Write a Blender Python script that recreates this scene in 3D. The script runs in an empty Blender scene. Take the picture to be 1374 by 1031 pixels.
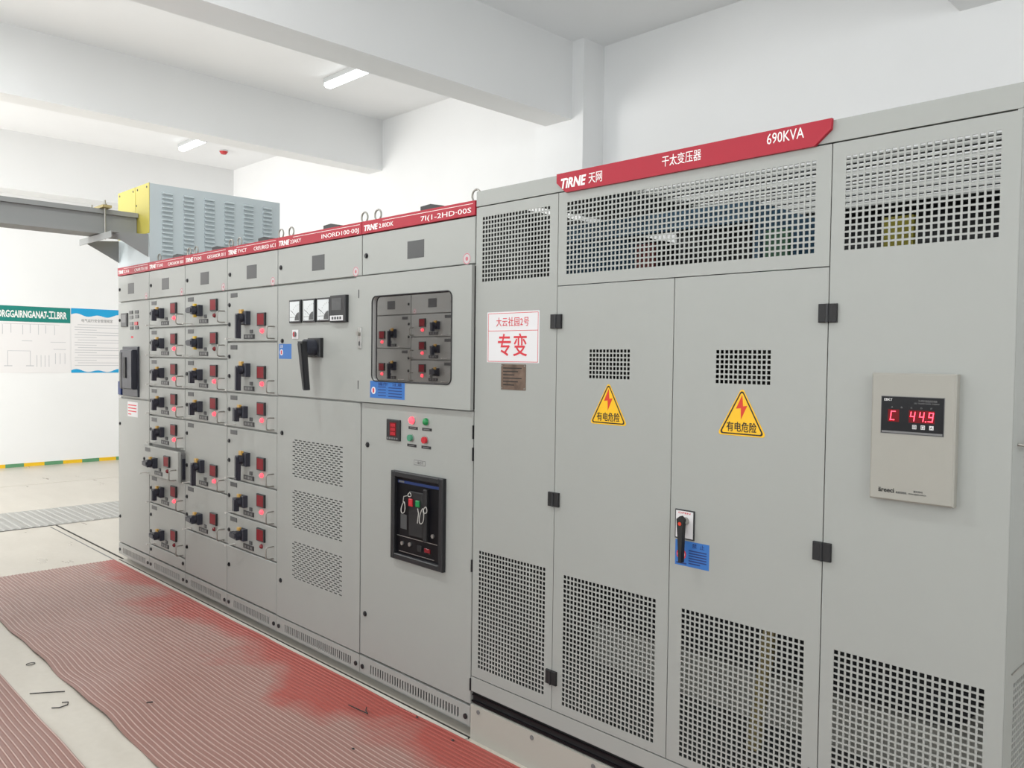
import bpy, bmesh, math, random
from mathutils import Vector, Matrix

random.seed(7)
S = bpy.context.scene
COL = S.collection
PI = math.pi

# ------------------------------------------------------------------ camera
cam_d = bpy.data.cameras.new('camera')
cam_d.sensor_fit = 'HORIZONTAL'
cam_d.sensor_width = 36.0
cam_d.lens = 36.0 * 1100.2 / 1374.0
cam_d.clip_start = 0.05
cam = bpy.data.objects.new('camera', cam_d)
COL.objects.link(cam)
_y, _p, _r = math.radians(45.37), math.radians(-1.83), math.radians(0.73)
_f = Vector((-math.sin(_y) * math.cos(_p), math.cos(_y) * math.cos(_p), math.sin(_p)))
_ri = Vector((math.cos(_y), math.sin(_y), 0))
_u = _ri.cross(_f)
_r2 = _ri * math.cos(_r) + _u * math.sin(_r)
_u2 = -_ri * math.sin(_r) + _u * math.cos(_r)
cam.matrix_world = Matrix(((_r2.x, _u2.x, -_f.x, 6.474), (_r2.y, _u2.y, -_f.y, -2.226), (_r2.z, _u2.z, -_f.z, 1.567), (0, 0, 0, 1)))
S.camera = cam

# ------------------------------------------------------------------ world, daylight, exposure
W = bpy.data.worlds.new('daylight')
S.world = W
W.use_nodes = True
_bg = W.node_tree.nodes['Background']
_bg.inputs[0].default_value = (0.90, 0.96, 1.0, 1)
_bg.inputs[1].default_value = 1.2

S.view_settings.view_transform = 'Standard'
S.view_settings.look = 'None'
S.view_settings.gamma = 1.0
S.view_settings.use_curve_mapping = False
S.view_settings.exposure = -0.05

YB, ZC = 3.67, 4.42          # back wall, ceiling
XL, XR, YF = -6.10, 9.0, -6.3  # end wall, near end wall, front wall

def daylight(x0, x1, z0, z1, power, col, name, wall='front'):
    """area light standing in for daylight at one wall opening"""
    l = bpy.data.lights.new(name, 'AREA')
    l.shape = 'RECTANGLE'
    l.size = x1 - x0
    l.size_y = z1 - z0
    l.energy = power
    l.color = col
    o = bpy.data.objects.new(name, l)
    o.location = ((x0 + x1) / 2, YF - 0.12, (z0 + z1) / 2)
    o.rotation_euler = (PI / 2, 0, 0)      # -Z looks to +Y
    if wall == 'right':                    # x0, x1 are then Y limits; looks to -X
        o.location = (XR + 0.12, (x0 + x1) / 2, (z0 + z1) / 2)
        o.rotation_euler = (PI / 2, 0, PI / 2)
    COL.objects.link(o)

OPEN = [(-5.75, -2.9, 0.0, 3.3), (-1.4, 0.8, 1.6, 3.8), (2.0, 4.2, 1.6, 3.8), (5.4, 7.6, 1.6, 3.8)]
daylight(*OPEN[0], 355, (1.0, 0.965, 0.94), 'daylight_door')
for q in OPEN[1:]:
    daylight(*q, 66, (0.97, 0.99, 1.0), 'added_window_light')  # windows added out of view to light the room

OPEN_R = (-4.2, 0.6, 2.3, 3.9)  # unseen side opening added to brighten the right-facing sides
daylight(*OPEN_R, 85, (0.98, 0.99, 1.0), 'added_side_light', 'right')

# ------------------------------------------------------------------ materials
def lin(c):
    c = c / 255.0
    return c / 12.92 if c <= 0.04045 else ((c + 0.055) / 1.055) ** 2.4
def rgb(r, g, b):
    return (lin(r), lin(g), lin(b), 1)

M = {}
def mat(name, col, rough=0.5, metal=0.0, emit=0.0, emit_col=None, bump=0.0, bscale=300, spec=0.5, mott=0.0, mscale=3.0, coat=0.0):
    m = bpy.data.materials.new(name)
    m.use_nodes = True
    nt = m.node_tree
    b = nt.nodes['Principled BSDF']
    c = rgb(*col)
    b.inputs['Base Color'].default_value = c
    b.inputs['Roughness'].default_value = rough
    b.inputs['Metallic'].default_value = metal
    b.inputs['Specular IOR Level'].default_value = spec
    b.inputs['Coat Weight'].default_value = coat
    if emit:
        b.inputs['Emission Color'].default_value = rgb(*(emit_col or col))
        b.inputs['Emission Strength'].default_value = emit
    if mott or bump:
        tc = nt.nodes.new('ShaderNodeTexCoord')
    if mott:
        n = nt.nodes.new('ShaderNodeTexNoise')
        n.inputs['Scale'].default_value = mscale
        n.inputs['Detail'].default_value = 5
        nt.links.new(tc.outputs['Object'], n.inputs['Vector'])
        mr = nt.nodes.new('ShaderNodeMapRange')
        mr.inputs['From Min'].default_value = 0.3
        mr.inputs['From Max'].default_value = 0.7
        mr.inputs['To Min'].default_value = 1 - mott
        mr.inputs['To Max'].default_value = 1 + mott
        nt.links.new(n.outputs['Fac'], mr.inputs['Value'])
        mx = nt.nodes.new('ShaderNodeVectorMath')
        mx.operation = 'SCALE'
        mx.inputs[0].default_value = c[:3]
        nt.links.new(mr.outputs['Result'], mx.inputs['Scale'])
        nt.links.new(mx.outputs['Vector'], b.inputs['Base Color'])
    if bump:
        n2 = nt.nodes.new('ShaderNodeTexNoise')
        n2.inputs['Scale'].default_value = bscale
        n2.inputs['Detail'].default_value = 2
        nt.links.new(tc.outputs['Object'], n2.inputs['Vector'])
        bp = nt.nodes.new('ShaderNodeBump')
        bp.inputs['Strength'].default_value = bump
        bp.inputs['Distance'].default_value = 0.002
        nt.links.new(n2.outputs['Fac'], bp.inputs['Height'])
        nt.links.new(bp.outputs['Normal'], b.inputs['Normal'])
    M[name] = m
    return m

mat('plaster', (240, 241, 241), 0.9, mott=0.015, mscale=1.2)
mat('plaster_ceiling', (247, 248, 249), 0.9, mott=0.02, mscale=0.8)
mat('paint', (158, 160, 156), 0.42, bump=0.05, bscale=900, spec=0.4, mott=0.008, mscale=2)
mat('paint_edge', (154, 156, 152), 0.45)
mat('base_cream', (172, 170, 161), 0.5)
mat('controller', (154, 152, 144), 0.5)
mat('controller_pale', (186, 184, 184), 0.5)
mat('galvanised_shaded', (70, 72, 72), 0.6)  # darkened below real galvanised sheet: interior shade put into the colour
mat('duct_blue', (198, 208, 211), 0.45, spec=0.4)
mat('duct_grey', (148, 150, 149), 0.5)
mat('yellow_panel', (186, 174, 80), 0.5)
mat('banner_red', (164, 26, 46), 0.45, spec=0.35)
mat('white_print', (240, 240, 238), 0.6)
mat('black', (30, 31, 34), 0.45)
mat('black_gloss', (16, 16, 20), 0.3, spec=0.25)
mat('rubber', (22, 22, 24), 0.6)
mat('switch_black', (44, 46, 56), 0.45)
mat('dark_grey', (74, 75, 76), 0.5)
mat('window_grey', (66, 67, 68), 0.45)
mat('seal_red', (190, 108, 118), 0.6)
mat('mid_grey', (112, 112, 112), 0.5)
mat('zinc', (158, 156, 150), 0.32, metal=0.7)
mat('bright_zinc', (206, 204, 199), 0.4, metal=0.15)
mat('steel', (196, 196, 194), 0.28, metal=0.9)
mat('brass_dark', (110, 92, 80), 0.45, metal=0.3, mott=0.35, mscale=28)
mat('yellow', (214, 176, 50), 0.5)
mat('gold', (190, 150, 70), 0.45)
mat('meter_red', (128, 24, 34), 0.5, spec=0.2)
mat('lamp_on', (220, 30, 40), 0.3, emit=3.2, emit_col=(255, 62, 74))
mat('lamp_off', (120, 26, 34), 0.25)
mat('green_lamp', (20, 130, 70), 0.3)
mat('green_btn', (70, 140, 110), 0.4)
mat('red_btn', (190, 40, 50), 0.4)
mat('led_red', (255, 40, 60), 0.4, emit=3.5, emit_col=(255, 70, 92))
mat('led_dim', (70, 12, 18), 0.5, emit=0.10, emit_col=(255, 10, 24), spec=0.2)
mat('sticker_blue', (48, 108, 180), 0.5)
mat('sticker_ink', (28, 52, 110), 0.6)
mat('sticker_white', (216, 215, 216), 0.55)
mat('print_red', (205, 50, 62), 0.6)
mat('print_black', (25, 24, 22), 0.6)
mat('sign_yellow', (236, 184, 22), 0.45)
mat('sign_red', (205, 55, 28), 0.5)
mat('meter_white', (206, 210, 211), 0.25)
mat('poster_paper', (236, 234, 234), 0.6)
mat('poster_green', (14, 128, 118), 0.6)
mat('poster_blue', (20, 160, 214), 0.6)
mat('poster_ink', (188, 190, 194), 0.7)
mat('tape_yellow', (242, 196, 30), 0.6)
mat('tape_green', (96, 152, 112), 0.6)
mat('lamp_tube', (255, 255, 255), 0.4, emit=3.5, emit_col=(245, 252, 255))
mat('lamp_body', (200, 202, 202), 0.5)
mat('detector_red', (196, 58, 62), 0.5)
mat('coil', (56, 55, 52), 0.5)
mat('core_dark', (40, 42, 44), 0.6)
mat('clamp_blue', (60, 98, 124), 0.5)
mat('bus_yellow', (170, 160, 40), 0.5)
mat('bus_green', (60, 110, 80), 0.5)
mat('bus_red', (120, 44, 40), 0.5)
mat('porcelain', (235, 235, 230), 0.3)
mat('timber', (176, 160, 112), 0.7)
mat('plate_steel', (164, 163, 159), 0.55, mott=0.05, mscale=6)
mat('sill', (206, 202, 192), 0.6)
mat('gap_dark', (52, 50, 46), 0.9)
mat('wire', (26, 22, 22), 0.5)
mat('inner_dark', (70, 68, 68), 0.7)
mat('tag_wire', (186, 184, 178), 0.4)

def glass_mat():
    m = bpy.data.materials.new('reflective_glass')
    m.use_nodes = True
    nt = m.node_tree
    nt.nodes.remove(nt.nodes['Principled BSDF'])
    g = nt.nodes.new('ShaderNodeBsdfGlossy'); g.inputs['Roughness'].default_value = 0.015
    g.inputs['Color'].default_value = (0.93, 0.90, 0.92, 1)
    t = nt.nodes.new('ShaderNodeBsdfTransparent'); t.inputs['Color'].default_value = (0.5, 0.48, 0.5, 1)
    mx = nt.nodes.new('ShaderNodeMixShader'); mx.inputs[0].default_value = 0.8
    nt.links.new(t.outputs[0], mx.inputs[1]); nt.links.new(g.outputs[0], mx.inputs[2])
    nt.links.new(mx.outputs[0], nt.nodes['Material Output'].inputs[0])
    M['glass'] = m
glass_mat()

def concrete_mat():
    m = mat('concrete', (205, 200, 188), 0.42, spec=0.4)
    nt = m.node_tree; b = nt.nodes['Principled BSDF']
    tc = nt.nodes.new('ShaderNodeTexCoord')
    n1 = nt.nodes.new('ShaderNodeTexNoise'); n1.inputs['Scale'].default_value = 1.6; n1.inputs['Detail'].default_value = 8; n1.inputs['Distortion'].default_value = 0.2
    n2 = nt.nodes.new('ShaderNodeTexNoise'); n2.inputs['Scale'].default_value = 30; n2.inputs['Detail'].default_value = 4
    mp = nt.nodes.new('ShaderNodeMapping'); mp.inputs['Scale'].default_value = (1, 3.0, 1)
    nt.links.new(tc.outputs['Object'], mp.inputs[0])
    nt.links.new(mp.outputs[0], n1.inputs['Vector']); nt.links.new(tc.outputs['Object'], n2.inputs['Vector'])
    r = nt.nodes.new('ShaderNodeValToRGB')
    r.color_ramp.elements[0].position = 0.3; r.color_ramp.elements[0].color = rgb(186, 179, 167)
    r.color_ramp.elements[1].position = 0.7; r.color_ramp.elements[1].color = rgb(202, 196, 185)
    mx = nt.nodes.new('ShaderNodeMix'); mx.data_type = 'FLOAT'; mx.inputs[0].default_value = 0.25
    nt.links.new(n1.outputs['Fac'], mx.inputs[2]); nt.links.new(n2.outputs['Fac'], mx.inputs[3])
    nt.links.new(mx.outputs[0], r.inputs[0]); nt.links.new(r.outputs[0], b.inputs['Base Color'])
    rr = nt.nodes.new('ShaderNodeMapRange'); rr.inputs['To Min'].default_value = 0.24; rr.inputs['To Max'].default_value = 0.34
    nt.links.new(n1.outputs['Fac'], rr.inputs['Value']); nt.links.new(rr.outputs[0], b.inputs['Roughness'])
concrete_mat()

def mat_rubber(name, clean, dust_sheen):
    """red ribbed rubber with patchy trodden dust (its own shape, from the walking line), plus sheen painted on the ribs"""
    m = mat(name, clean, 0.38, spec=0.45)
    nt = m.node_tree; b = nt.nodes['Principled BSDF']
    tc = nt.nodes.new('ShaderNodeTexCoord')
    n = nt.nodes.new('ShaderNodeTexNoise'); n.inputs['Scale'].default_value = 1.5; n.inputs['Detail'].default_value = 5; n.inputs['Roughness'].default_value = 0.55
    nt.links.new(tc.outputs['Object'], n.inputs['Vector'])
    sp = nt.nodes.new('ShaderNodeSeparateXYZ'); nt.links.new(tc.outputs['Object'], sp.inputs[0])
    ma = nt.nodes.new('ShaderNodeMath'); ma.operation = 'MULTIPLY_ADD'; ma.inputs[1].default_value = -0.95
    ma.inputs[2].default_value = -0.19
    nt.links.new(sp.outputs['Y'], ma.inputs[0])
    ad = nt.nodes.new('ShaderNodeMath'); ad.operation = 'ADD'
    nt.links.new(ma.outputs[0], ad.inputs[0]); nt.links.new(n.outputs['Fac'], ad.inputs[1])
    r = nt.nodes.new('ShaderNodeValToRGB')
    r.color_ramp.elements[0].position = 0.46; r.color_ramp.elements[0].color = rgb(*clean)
    r.color_ramp.elements[1].position = 0.66; r.color_ramp.elements[1].color = rgb(*dust_sheen)
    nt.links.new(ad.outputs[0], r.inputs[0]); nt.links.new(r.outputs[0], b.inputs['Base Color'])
mat_rubber('mat_groove', (154, 74, 66), (144, 108, 100))
mat_rubber('mat_rib_sheen', (166, 88, 79), (188, 162, 153))  # paler rib tops: glossy sheen put into the colour, mixed with dust

# ------------------------------------------------------------------ mesh helpers
class MB:
    def __init__(s):
        s.v = []; s.f = []; s.sm = []; s.mi = []
        s.cur = 0
    def add(s, vs, fs, smooth=False):
        o = len(s.v); s.v += [tuple(p) for p in vs]
        for q in fs:
            s.f.append(tuple(i + o for i in q)); s.sm.append(smooth); s.mi.append(s.cur)
        return s
    def box(s, x0, x1, y0, y1, z0, z1):
        v = [(x0, y0, z0), (x1, y0, z0), (x1, y1, z0), (x0, y1, z0), (x0, y0, z1), (x1, y0, z1), (x1, y1, z1), (x0, y1, z1)]
        return s.add(v, [(0, 3, 2, 1), (4, 5, 6, 7), (0, 1, 5, 4), (1, 2, 6, 5), (2, 3, 7, 6), (3, 0, 4, 7)])
    def plate(s, x0, x1, z0, z1, y0=0.0, y1=0.018, c=0.0025):
        """box whose front (y0) edge is chamfered by c"""
        v = []
        for (dx, y) in ((c, y0), (0, y0 + c), (0, y1)):
            v += [(x0 + dx, y, z0 + dx), (x1 - dx, y, z0 + dx), (x1 - dx, y, z1 - dx), (x0 + dx, y, z1 - dx)]
        f = [(0, 1, 2, 3), (11, 10, 9, 8)]
        for k in (0, 4):
            for i in range(4):
                j = (i + 1) % 4
                f.append((k + i, k + 4 + i, k + 4 + j, k + j))
        return s.add(v, f)
    def prism(s, pts, y0, y1):
        """pts (x,z) counter-clockwise seen from -Y"""
        n = len(pts)
        v = [(x, y0, z) for x, z in pts] + [(x, y1, z) for x, z in pts]
        f = [tuple(range(n)), tuple(range(2 * n - 1, n - 1, -1))]
        for i in range(n):
            j = (i + 1) % n
            f.append((i, n + i, n + j, j))
        return s.add(v, f)
    def cyl(s, c, axis, r, h, n=16, r2=None, smooth=True):
        """from c along axis ('x','y','z') by h"""
        r2 = r if r2 is None else r2
        def P(a, t, rr):
            p, q = rr * math.cos(a), rr * math.sin(a)
            return {'x': (c[0] + t, c[1] + p, c[2] + q), 'y': (c[0] + q, c[1] + t, c[2] + p), 'z': (c[0] + p, c[1] + q, c[2] + t)}[axis]
        a = [2 * PI * i / n for i in range(n)]
        v = [P(t, 0, r) for t in a] + [P(t, h, r2) for t in a]
        s.add(v, [(i, (i + 1) % n, n + (i + 1) % n, n + i) for i in range(n)], smooth)
        s.add(v[:n], [tuple(range(n - 1, -1, -1))])
        s.add(v[n:], [tuple(range(n))])
        return s
    def dome(s, c, r, h, n=12, k=4):
        """dome pointing to -Y"""
        v = []
        for j in range(k):
            a = j / k * PI / 2
            for i in range(n):
                t = 2 * PI * i / n
                v.append((c[0] + r * math.cos(a) * math.cos(t), c[1] - h * math.sin(a), c[2] + r * math.cos(a) * math.sin(t)))
        v.append((c[0], c[1] - h, c[2]))
        f = []
        for j in range(k - 1):
            for i in range(n):
                f.append((j * n + i, j * n + (i + 1) % n, (j + 1) * n + (i + 1) % n, (j + 1) * n + i))
        for i in range(n):
            f.append(((k - 1) * n + i, (k - 1) * n + (i + 1) % n, k * n))
        return s.add(v, f, True)
    def tube(s, pts, r, n=8, closed=False):
        pts = [Vector(p) for p in pts]
        m = len(pts); v = []
        up = None
        for i, p in enumerate(pts):
            if closed:
                t = (pts[(i + 1) % m] - pts[i - 1]).normalized()
            else:
                t = (pts[min(i + 1, m - 1)] - pts[max(i - 1, 0)]).normalized()
            if up is None:
                up = t.orthogonal().normalized()
            else:
                up = (up - t * up.dot(t)).normalized()
            w = t.cross(up)
            for k in range(n):
                a = 2 * PI * k / n
                v.append(p + up * (r * math.cos(a)) + w * (r * math.sin(a)))
        f = []
        for i in range(m if closed else m - 1):
            i2 = (i + 1) % m
            for k in range(n):
                k2 = (k + 1) % n
                f.append((i * n + k, i * n + k2, i2 * n + k2, i2 * n + k))
        s.add(v, f, True)
        if not closed:
            s.add(v[:n], [tuple(range(n - 1, -1, -1))]); s.add(v[-n:], [tuple(range(n))])
        return s
    def perf(s, x0, x1, z0, z1, rows, t=0.004, edge=0.016):
        """sheet facing -Y at y=0 with rows [(za,zb,[(xa,xb)..])] of real holes"""
        def q(a, b, c, d):
            s.add([(a, 0, c), (b, 0, c), (b, 0, d), (a, 0, d)], [(0, 1, 2, 3)])
        rows = sorted(rows)
        z = z0
        for za, zb, hs in rows:
            q(x0, x1, z, za)
            x = x0
            for a, b in hs:
                q(x, a, za, zb)
                s.add([(a, 0, za), (b, 0, za), (b, 0, zb), (a, 0, zb), (a, t, za), (b, t, za), (b, t, zb), (a, t, zb)],
                      [(0, 4, 5, 1), (1, 5, 6, 2), (2, 6, 7, 3), (3, 7, 4, 0)])
                x = b
            q(x, x1, za, zb)
            z = zb
        q(x0, x1, z, z1)
        e = edge
        s.add([(x0, 0, z0), (x1, 0, z0), (x1, 0, z1), (x0, 0, z1), (x0, e, z0), (x1, e, z0), (x1, e, z1), (x0, e, z1)],
              [(0, 4, 5, 1), (1, 5, 6, 2), (2, 6, 7, 3), (3, 7, 4, 0)])
        return s
    def mesh(s, name, mats):
        me = bpy.data.meshes.new(name)
        me.from_pydata(s.v, [], s.f)
        for k in (mats if isinstance(mats, (list, tuple)) else [mats]):
            me.materials.append(M[k])
        me.polygons.foreach_set('use_smooth', s.sm)
        if any(s.mi):
            me.polygons.foreach_set('material_index', s.mi)
        me.update()
        return me
    def build(s, name, mats, parent=None, loc=(0, 0, 0), rot=None):
        return place(name, s.mesh(name, mats), parent, loc, rot)

def place(name, mesh, parent=None, loc=(0, 0, 0), rot=None):
    o = bpy.data.objects.new(name, mesh)
    COL.objects.link(o)
    o.location = loc
    if rot: o.rotation_euler = rot
    if parent: o.parent = parent
    return o
def tag(o, label, cat, group=None):
    o['label'] = label; o['category'] = cat
    if group: o['group'] = group
    return o
def thing(name, label, cat, loc=(0, 0, 0), rz=0, group=None):
    o = bpy.data.objects.new(name, None)
    COL.objects.link(o)
    o.empty_display_size = 0.1
    o.location = loc; o.rotation_euler = (0, 0, rz)
    return tag(o, label, cat, group)
def struct(o):
    o['kind'] = 'structure'
    return o

CACHE = {}
def cached(key, fn, mats):
    if key not in CACHE:
        mb = MB(); fn(mb)
        CACHE[key] = mb.mesh(key, mats)
    return CACHE[key]

def text(body, size, material, parent, loc, width=None, name='lettering', ext=0.0004, shear=0.0, bold=0.0, align='LEFT', rot=(PI / 2, 0, 0), spacing=1.0, sx=1.0):
    c = bpy.data.curves.new('txt', 'FONT')
    c.body = body; c.size = size; c.extrude = ext; c.shear = shear; c.offset = bold
    c.resolution_u = 2; c.space_character = spacing; c.align_x = align
    o = bpy.data.objects.new('txt', c)
    me = bpy.data.meshes.new_from_object(o)
    bpy.data.objects.remove(o); bpy.data.curves.remove(c)
    me.name = name
    xs = [v.co.x for v in me.vertices]
    if width and xs:
        x0, x1 = min(xs), max(xs)
        k = width / max(1e-6, x1 - x0)
        for v in me.vertices:
            v.co.x = (v.co.x - x0) * k
    me.materials.clear(); me.materials.append(M[material])
    return place(name, me, parent, loc, rot)

def grid_rows(x0, x1, z0, z1, nx, nz, fill=0.70):
    px = (x1 - x0) / (nx - 1 + fill); pz = (z1 - z0) / (nz - 1 + fill)
    return [(z0 + j * pz, z0 + (j + fill) * pz, [(x0 + i * px, x0 + (i + fill) * px) for i in range(nx)]) for j in range(nz)]

# ================================================================== THE ROOM
def slab(name, boxes, m):
    mb = MB()
    for b in boxes: mb.box(*b)
    return struct(mb.build(name, m))

slab('floor', [(XL - 0.2, XR, YF, YB + 0.2, -0.15, 0.0)], 'concrete')
slab('ceiling', [(XL - 0.2, XR, YF, YB + 0.2, ZC, ZC + 0.15)], 'plaster_ceiling')
slab('wall_back', [(XL - 0.2, XR, YB, YB + 0.2, 0, ZC)], 'plaster')
slab('wall_left', [(XL - 0.2, XL, YF, YB, 0, ZC)], 'plaster')
ya, yb, za, zb = OPEN_R
slab('wall_right', [(XR, XR + 0.2, YF, ya, 0, ZC), (XR, XR + 0.2, yb, YB, 0, ZC), (XR, XR + 0.2, ya, yb, 0, za), (XR, XR + 0.2, ya, yb, zb, ZC)], 'plaster')
# unseen wall behind the camera; its window openings are added for light
bx = []
xprev = XL
for (a, b, c, d) in OPEN:
    bx.append((xprev, a, YF - 0.2, YF, 0, ZC))
    if c > 0: bx.append((a, b, YF - 0.2, YF, 0, c))
    bx.append((a, b, YF - 0.2, YF, d, ZC))
    xprev = b
bx.append((xprev, XR, YF - 0.2, YF, 0, ZC))
slab('wall_front', bx, 'plaster')
slab('ceiling_beam', [(-5.70 - 0.40, -5.70, YF, YB, 3.67, ZC)], 'plaster')
slab('ceiling_beam', [(-2.06, -1.785, YF, YB, 3.815, ZC)], 'plaster')
slab('ceiling_beam', [(1.187, 1.513, YF, YB, 3.725, ZC)], 'plaster')
slab('ceiling_beam', [(4.635, 5.0, YF, YB, 3.875, ZC)], 'plaster')
slab('column', [(1.06, 1.648, 3.385, YB, 0, ZC)], 'plaster')

# yellow and green tape along the foot of the end wall
tp = struct(MB().box(XL, XL + 0.004, YF, YB, 0.0, 0.006).build('baseboard_left', 'sill'))
segs = [-0.10, 0.15, 0.40, 0.646, 0.867, 1.118, 1.353, 1.6, 1.829, 2.06, 2.3]
for i in range(len(segs) - 1):
    yel = (i % 2 == 0)
    MB().box(XL, XL + 0.006, segs[i], segs[i + 1], 0.0, 0.048).build('tape_piece', 'tape_yellow' if yel else 'tape_green', tp)

# floor joints and the steel edge strip in front of the switchgear
struct(MB().box(-4.345, -4.335, YF + 0.4, YB, 0.0, 0.002).build('floor_joint', 'sill'))
struct(MB().box(-1.672, -1.658, -2.2, 0.03, 0.0, 0.003).build('floor_joint', 'gap_dark'))
struct(MB().box(-1.66, 0.0, 0.022, 0.036, 0.0, 0.003).build('floor_joint', 'gap_dark'))
struct(MB().box(-1.60, -0.02, -0.035, -0.025, 0.0, 0.0015).build('floor_joint', 'mid_grey'))
struct(MB().box(0.0, 4.0, -0.032, -0.012, 0.0, 0.007).build('trim_1', 'sill'))
struct(MB().box(0.0, 4.0, -0.012, 0.006, 0.0, 0.002).build('trim_2', 'gap_dark'))

# ribbed steel trench covers set in the floor left of the switchgear
tc_lab = ['ribbed steel floor trench cover at the left edge of the photo', 'ribbed steel trench cover beside the short dark floor joint',
          'ribbed steel trench cover left of the lowest switchgear door', 'ribbed steel trench cover partly hidden behind the switchgear end',
          'ribbed steel trench cover farthest along the trench, behind the switchgear']
def cover(mb):
    mb.box(-0.445, 0.445, 0.004, 0.596, 0.0, 0.004)
    for k in range(9):
        y = 0.018 + k * 0.064
        mb.add([(-0.43, y, 0.004), (0.43, y, 0.004), (0.43, y + 0.04, 0.004), (-0.43, y + 0.04, 0.004),
                (-0.425, y + 0.008, 0.009), (0.425, y + 0.008, 0.009), (0.425, y + 0.032, 0.009), (-0.425, y + 0.032, 0.009)],
               [(4, 5, 6, 7), (0, 1, 5, 4), (1, 2, 6, 5), (2, 3, 7, 6), (3, 0, 4, 7)])
for i in range(5):
    y = -0.78 + 0.6 * i
    t = thing('trench_cover', tc_lab[i], 'floor cover', (-2.11, y, 0.0), 0, 'trench covers across the floor')
    place('cover_plate', cached('cover_plate', cover, 'plate_steel'), t)
    MB().box(-0.06, 0.06, 0.30, 0.31, 0.004, 0.008).build('lifting_slot', 'dark_grey', t)

# posters on the end wall
RX = (PI / 2, 0, PI / 2)        # text that faces +X
def wall_text(s, size, m, parent, y, z, width, **k):
    return text(s, size, m, parent, (0.0035, y, z), width, rot=RX, **k)
t = thing('wiring_diagram_board', 'white one-line diagram board with a green title band on the end wall', 'board', (XL + 0.001, 0, 0))
MB().box(0.0, 0.003, -1.1, 1.455, 1.278, 1.972).build('sheet', 'poster_paper', t)
hd = MB().box(0.0, 0.0032, -1.1, 1.455, 1.972, 2.182).build('title_band', 'poster_green', t)
wall_text('ORGGAIRNGANA7-工LBRR', 0.13, 'white_print', hd, 0.56, 2.03, 0.85, bold=0.004)
dg = MB()
for (a, b, c, d) in [(0.62, 0.63, 1.80, 1.93), (0.72, 0.73, 1.82, 1.94), (0.86, 0.87, 1.8, 1.93), (0.95, 0.96, 1.82, 1.94), (1.05, 1.06, 1.8, 1.94), (1.14, 1.15, 1.82, 1.93),
                     (1.25, 1.26, 1.8, 1.93), (0.60, 0.90, 1.94, 1.945), (0.85, 1.15, 1.94, 1.945), (1.1, 1.32, 1.94, 1.945), (1.2, 1.4, 1.70, 1.705), (0.85, 0.98, 1.71, 1.716),
                     (0.68, 0.69, 1.38, 1.58), (0.95, 0.96, 1.38, 1.58), (0.68, 0.96, 1.575, 1.58), (1.03, 1.04, 1.36, 1.52), (1.08, 1.09, 1.36, 1.52), (1.13, 1.14, 1.36, 1.52),
                     (1.18, 1.19, 1.36, 1.52), (1.26, 1.27, 1.4, 1.55), (1.32, 1.33, 1.4, 1.55), (1.38, 1.39, 1.4, 1.55), (1.24, 1.4, 1.6, 1.606), (0.64, 0.74, 1.37, 1.38), (0.9, 1.0, 1.37, 1.38)]:
    dg.box(0.003, 0.0036, a, b - 0.004, c, d)
dg.build('diagram_lines', 'poster_ink', t)
t = thing('rules_poster', 'white notice poster with blue wave borders next to the green titled board', 'poster', (XL + 0.001, 0, 0))
MB().box(0.0, 0.004, 1.463, 2.36, 1.278, 2.187).build('sheet', 'poster_paper', t)
def wave(mb, zlo, zhi, up):
    n = 40; v = []; f = []
    for i in range(n + 1):
        y = 1.463 + 0.897 * i / n
        w = 0.016 * math.sin(i * 0.5) + 0.010 * math.sin(i * 0.23 + 1)
        a, b = (zlo + w, zhi) if up else (zlo, zhi + w)
        v += [(0.0046, y, a), (0.0046, y, b)]
    for i in range(n): f.append((2 * i, 2 * i + 2, 2 * i + 3, 2 * i + 1))
    mb.add(v, f)
mb = MB(); wave(mb, 2.09, 2.187, True); mb.build('top_wave', 'poster_blue', t)
mb = MB(); wave(mb, 1.278, 1.305, False); mb.build('bottom_wave', 'poster_blue', t)
ln = MB()
for i in range(17):
    z = 1.955 - i * 0.036
    ln.box(0.004, 0.0046, 1.51 + (0.04 if i % 3 == 0 else 0), (2.3 if i % 3 != 2 else 1.8), z, z + 0.007)
ln.build('text_lines', 'poster_ink', t)
text('电气运行安全管理规定', 0.05, 'mid_grey', t, (0.0045, 1.60, 2.0), 0.42, rot=RX)

# ceiling lamps
def lamp(x, y, label, watts=0):
    t = thing('ceiling_lamp', label, 'lamp', (x, y, ZC), 0, 'fluorescent ceiling lamps')
    m = MB(); m.box(-0.34, 0.34, -0.055, 0.055, -0.045, 0.0); m.build('housing', 'lamp_body', t)
    m = MB()
    pr = [(-0.046, -0.045), (-0.046, -0.07), (-0.03, -0.088), (0.03, -0.088), (0.046, -0.07), (0.046, -0.045)]
    n = len(pr)
    v = [(-0.335, a, b) for a, b in pr] + [(0.335, a, b) for a, b in pr]
    f = [(i, i + 1, n + i + 1, n + i) for i in range(n - 1)] + [tuple(range(n - 1, -1, -1)), tuple(range(n, 2 * n))]
    m.add(v, f); m.build('diffuser', 'lamp_tube', t)
    MB().box(-0.345, -0.335, -0.05, 0.05, -0.08, -0.04).build('end_cap', 'lamp_body', t)
    MB().box(0.335, 0.345, -0.05, 0.05, -0.08, -0.04).build('end_cap', 'lamp_body', t)
    if watts:                                    # the tube's own light
        l = bpy.data.lights.new('tube_light', 'AREA'); l.shape = 'RECTANGLE'; l.size = 0.66; l.size_y = 0.09; l.energy = watts; l.color = (0.97, 1.0, 0.99)
        o = bpy.data.objects.new('tube_light', l); COL.objects.link(o); o.parent = t; o.location = (0, 0, -0.092)
lamp(-0.66, 2.42, 'lit white ceiling lamp nearest the camera, in the bay before the big beam')
lamp(-4.42, 2.47, 'lit white ceiling lamp in the far bay beside the red detector')
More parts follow.
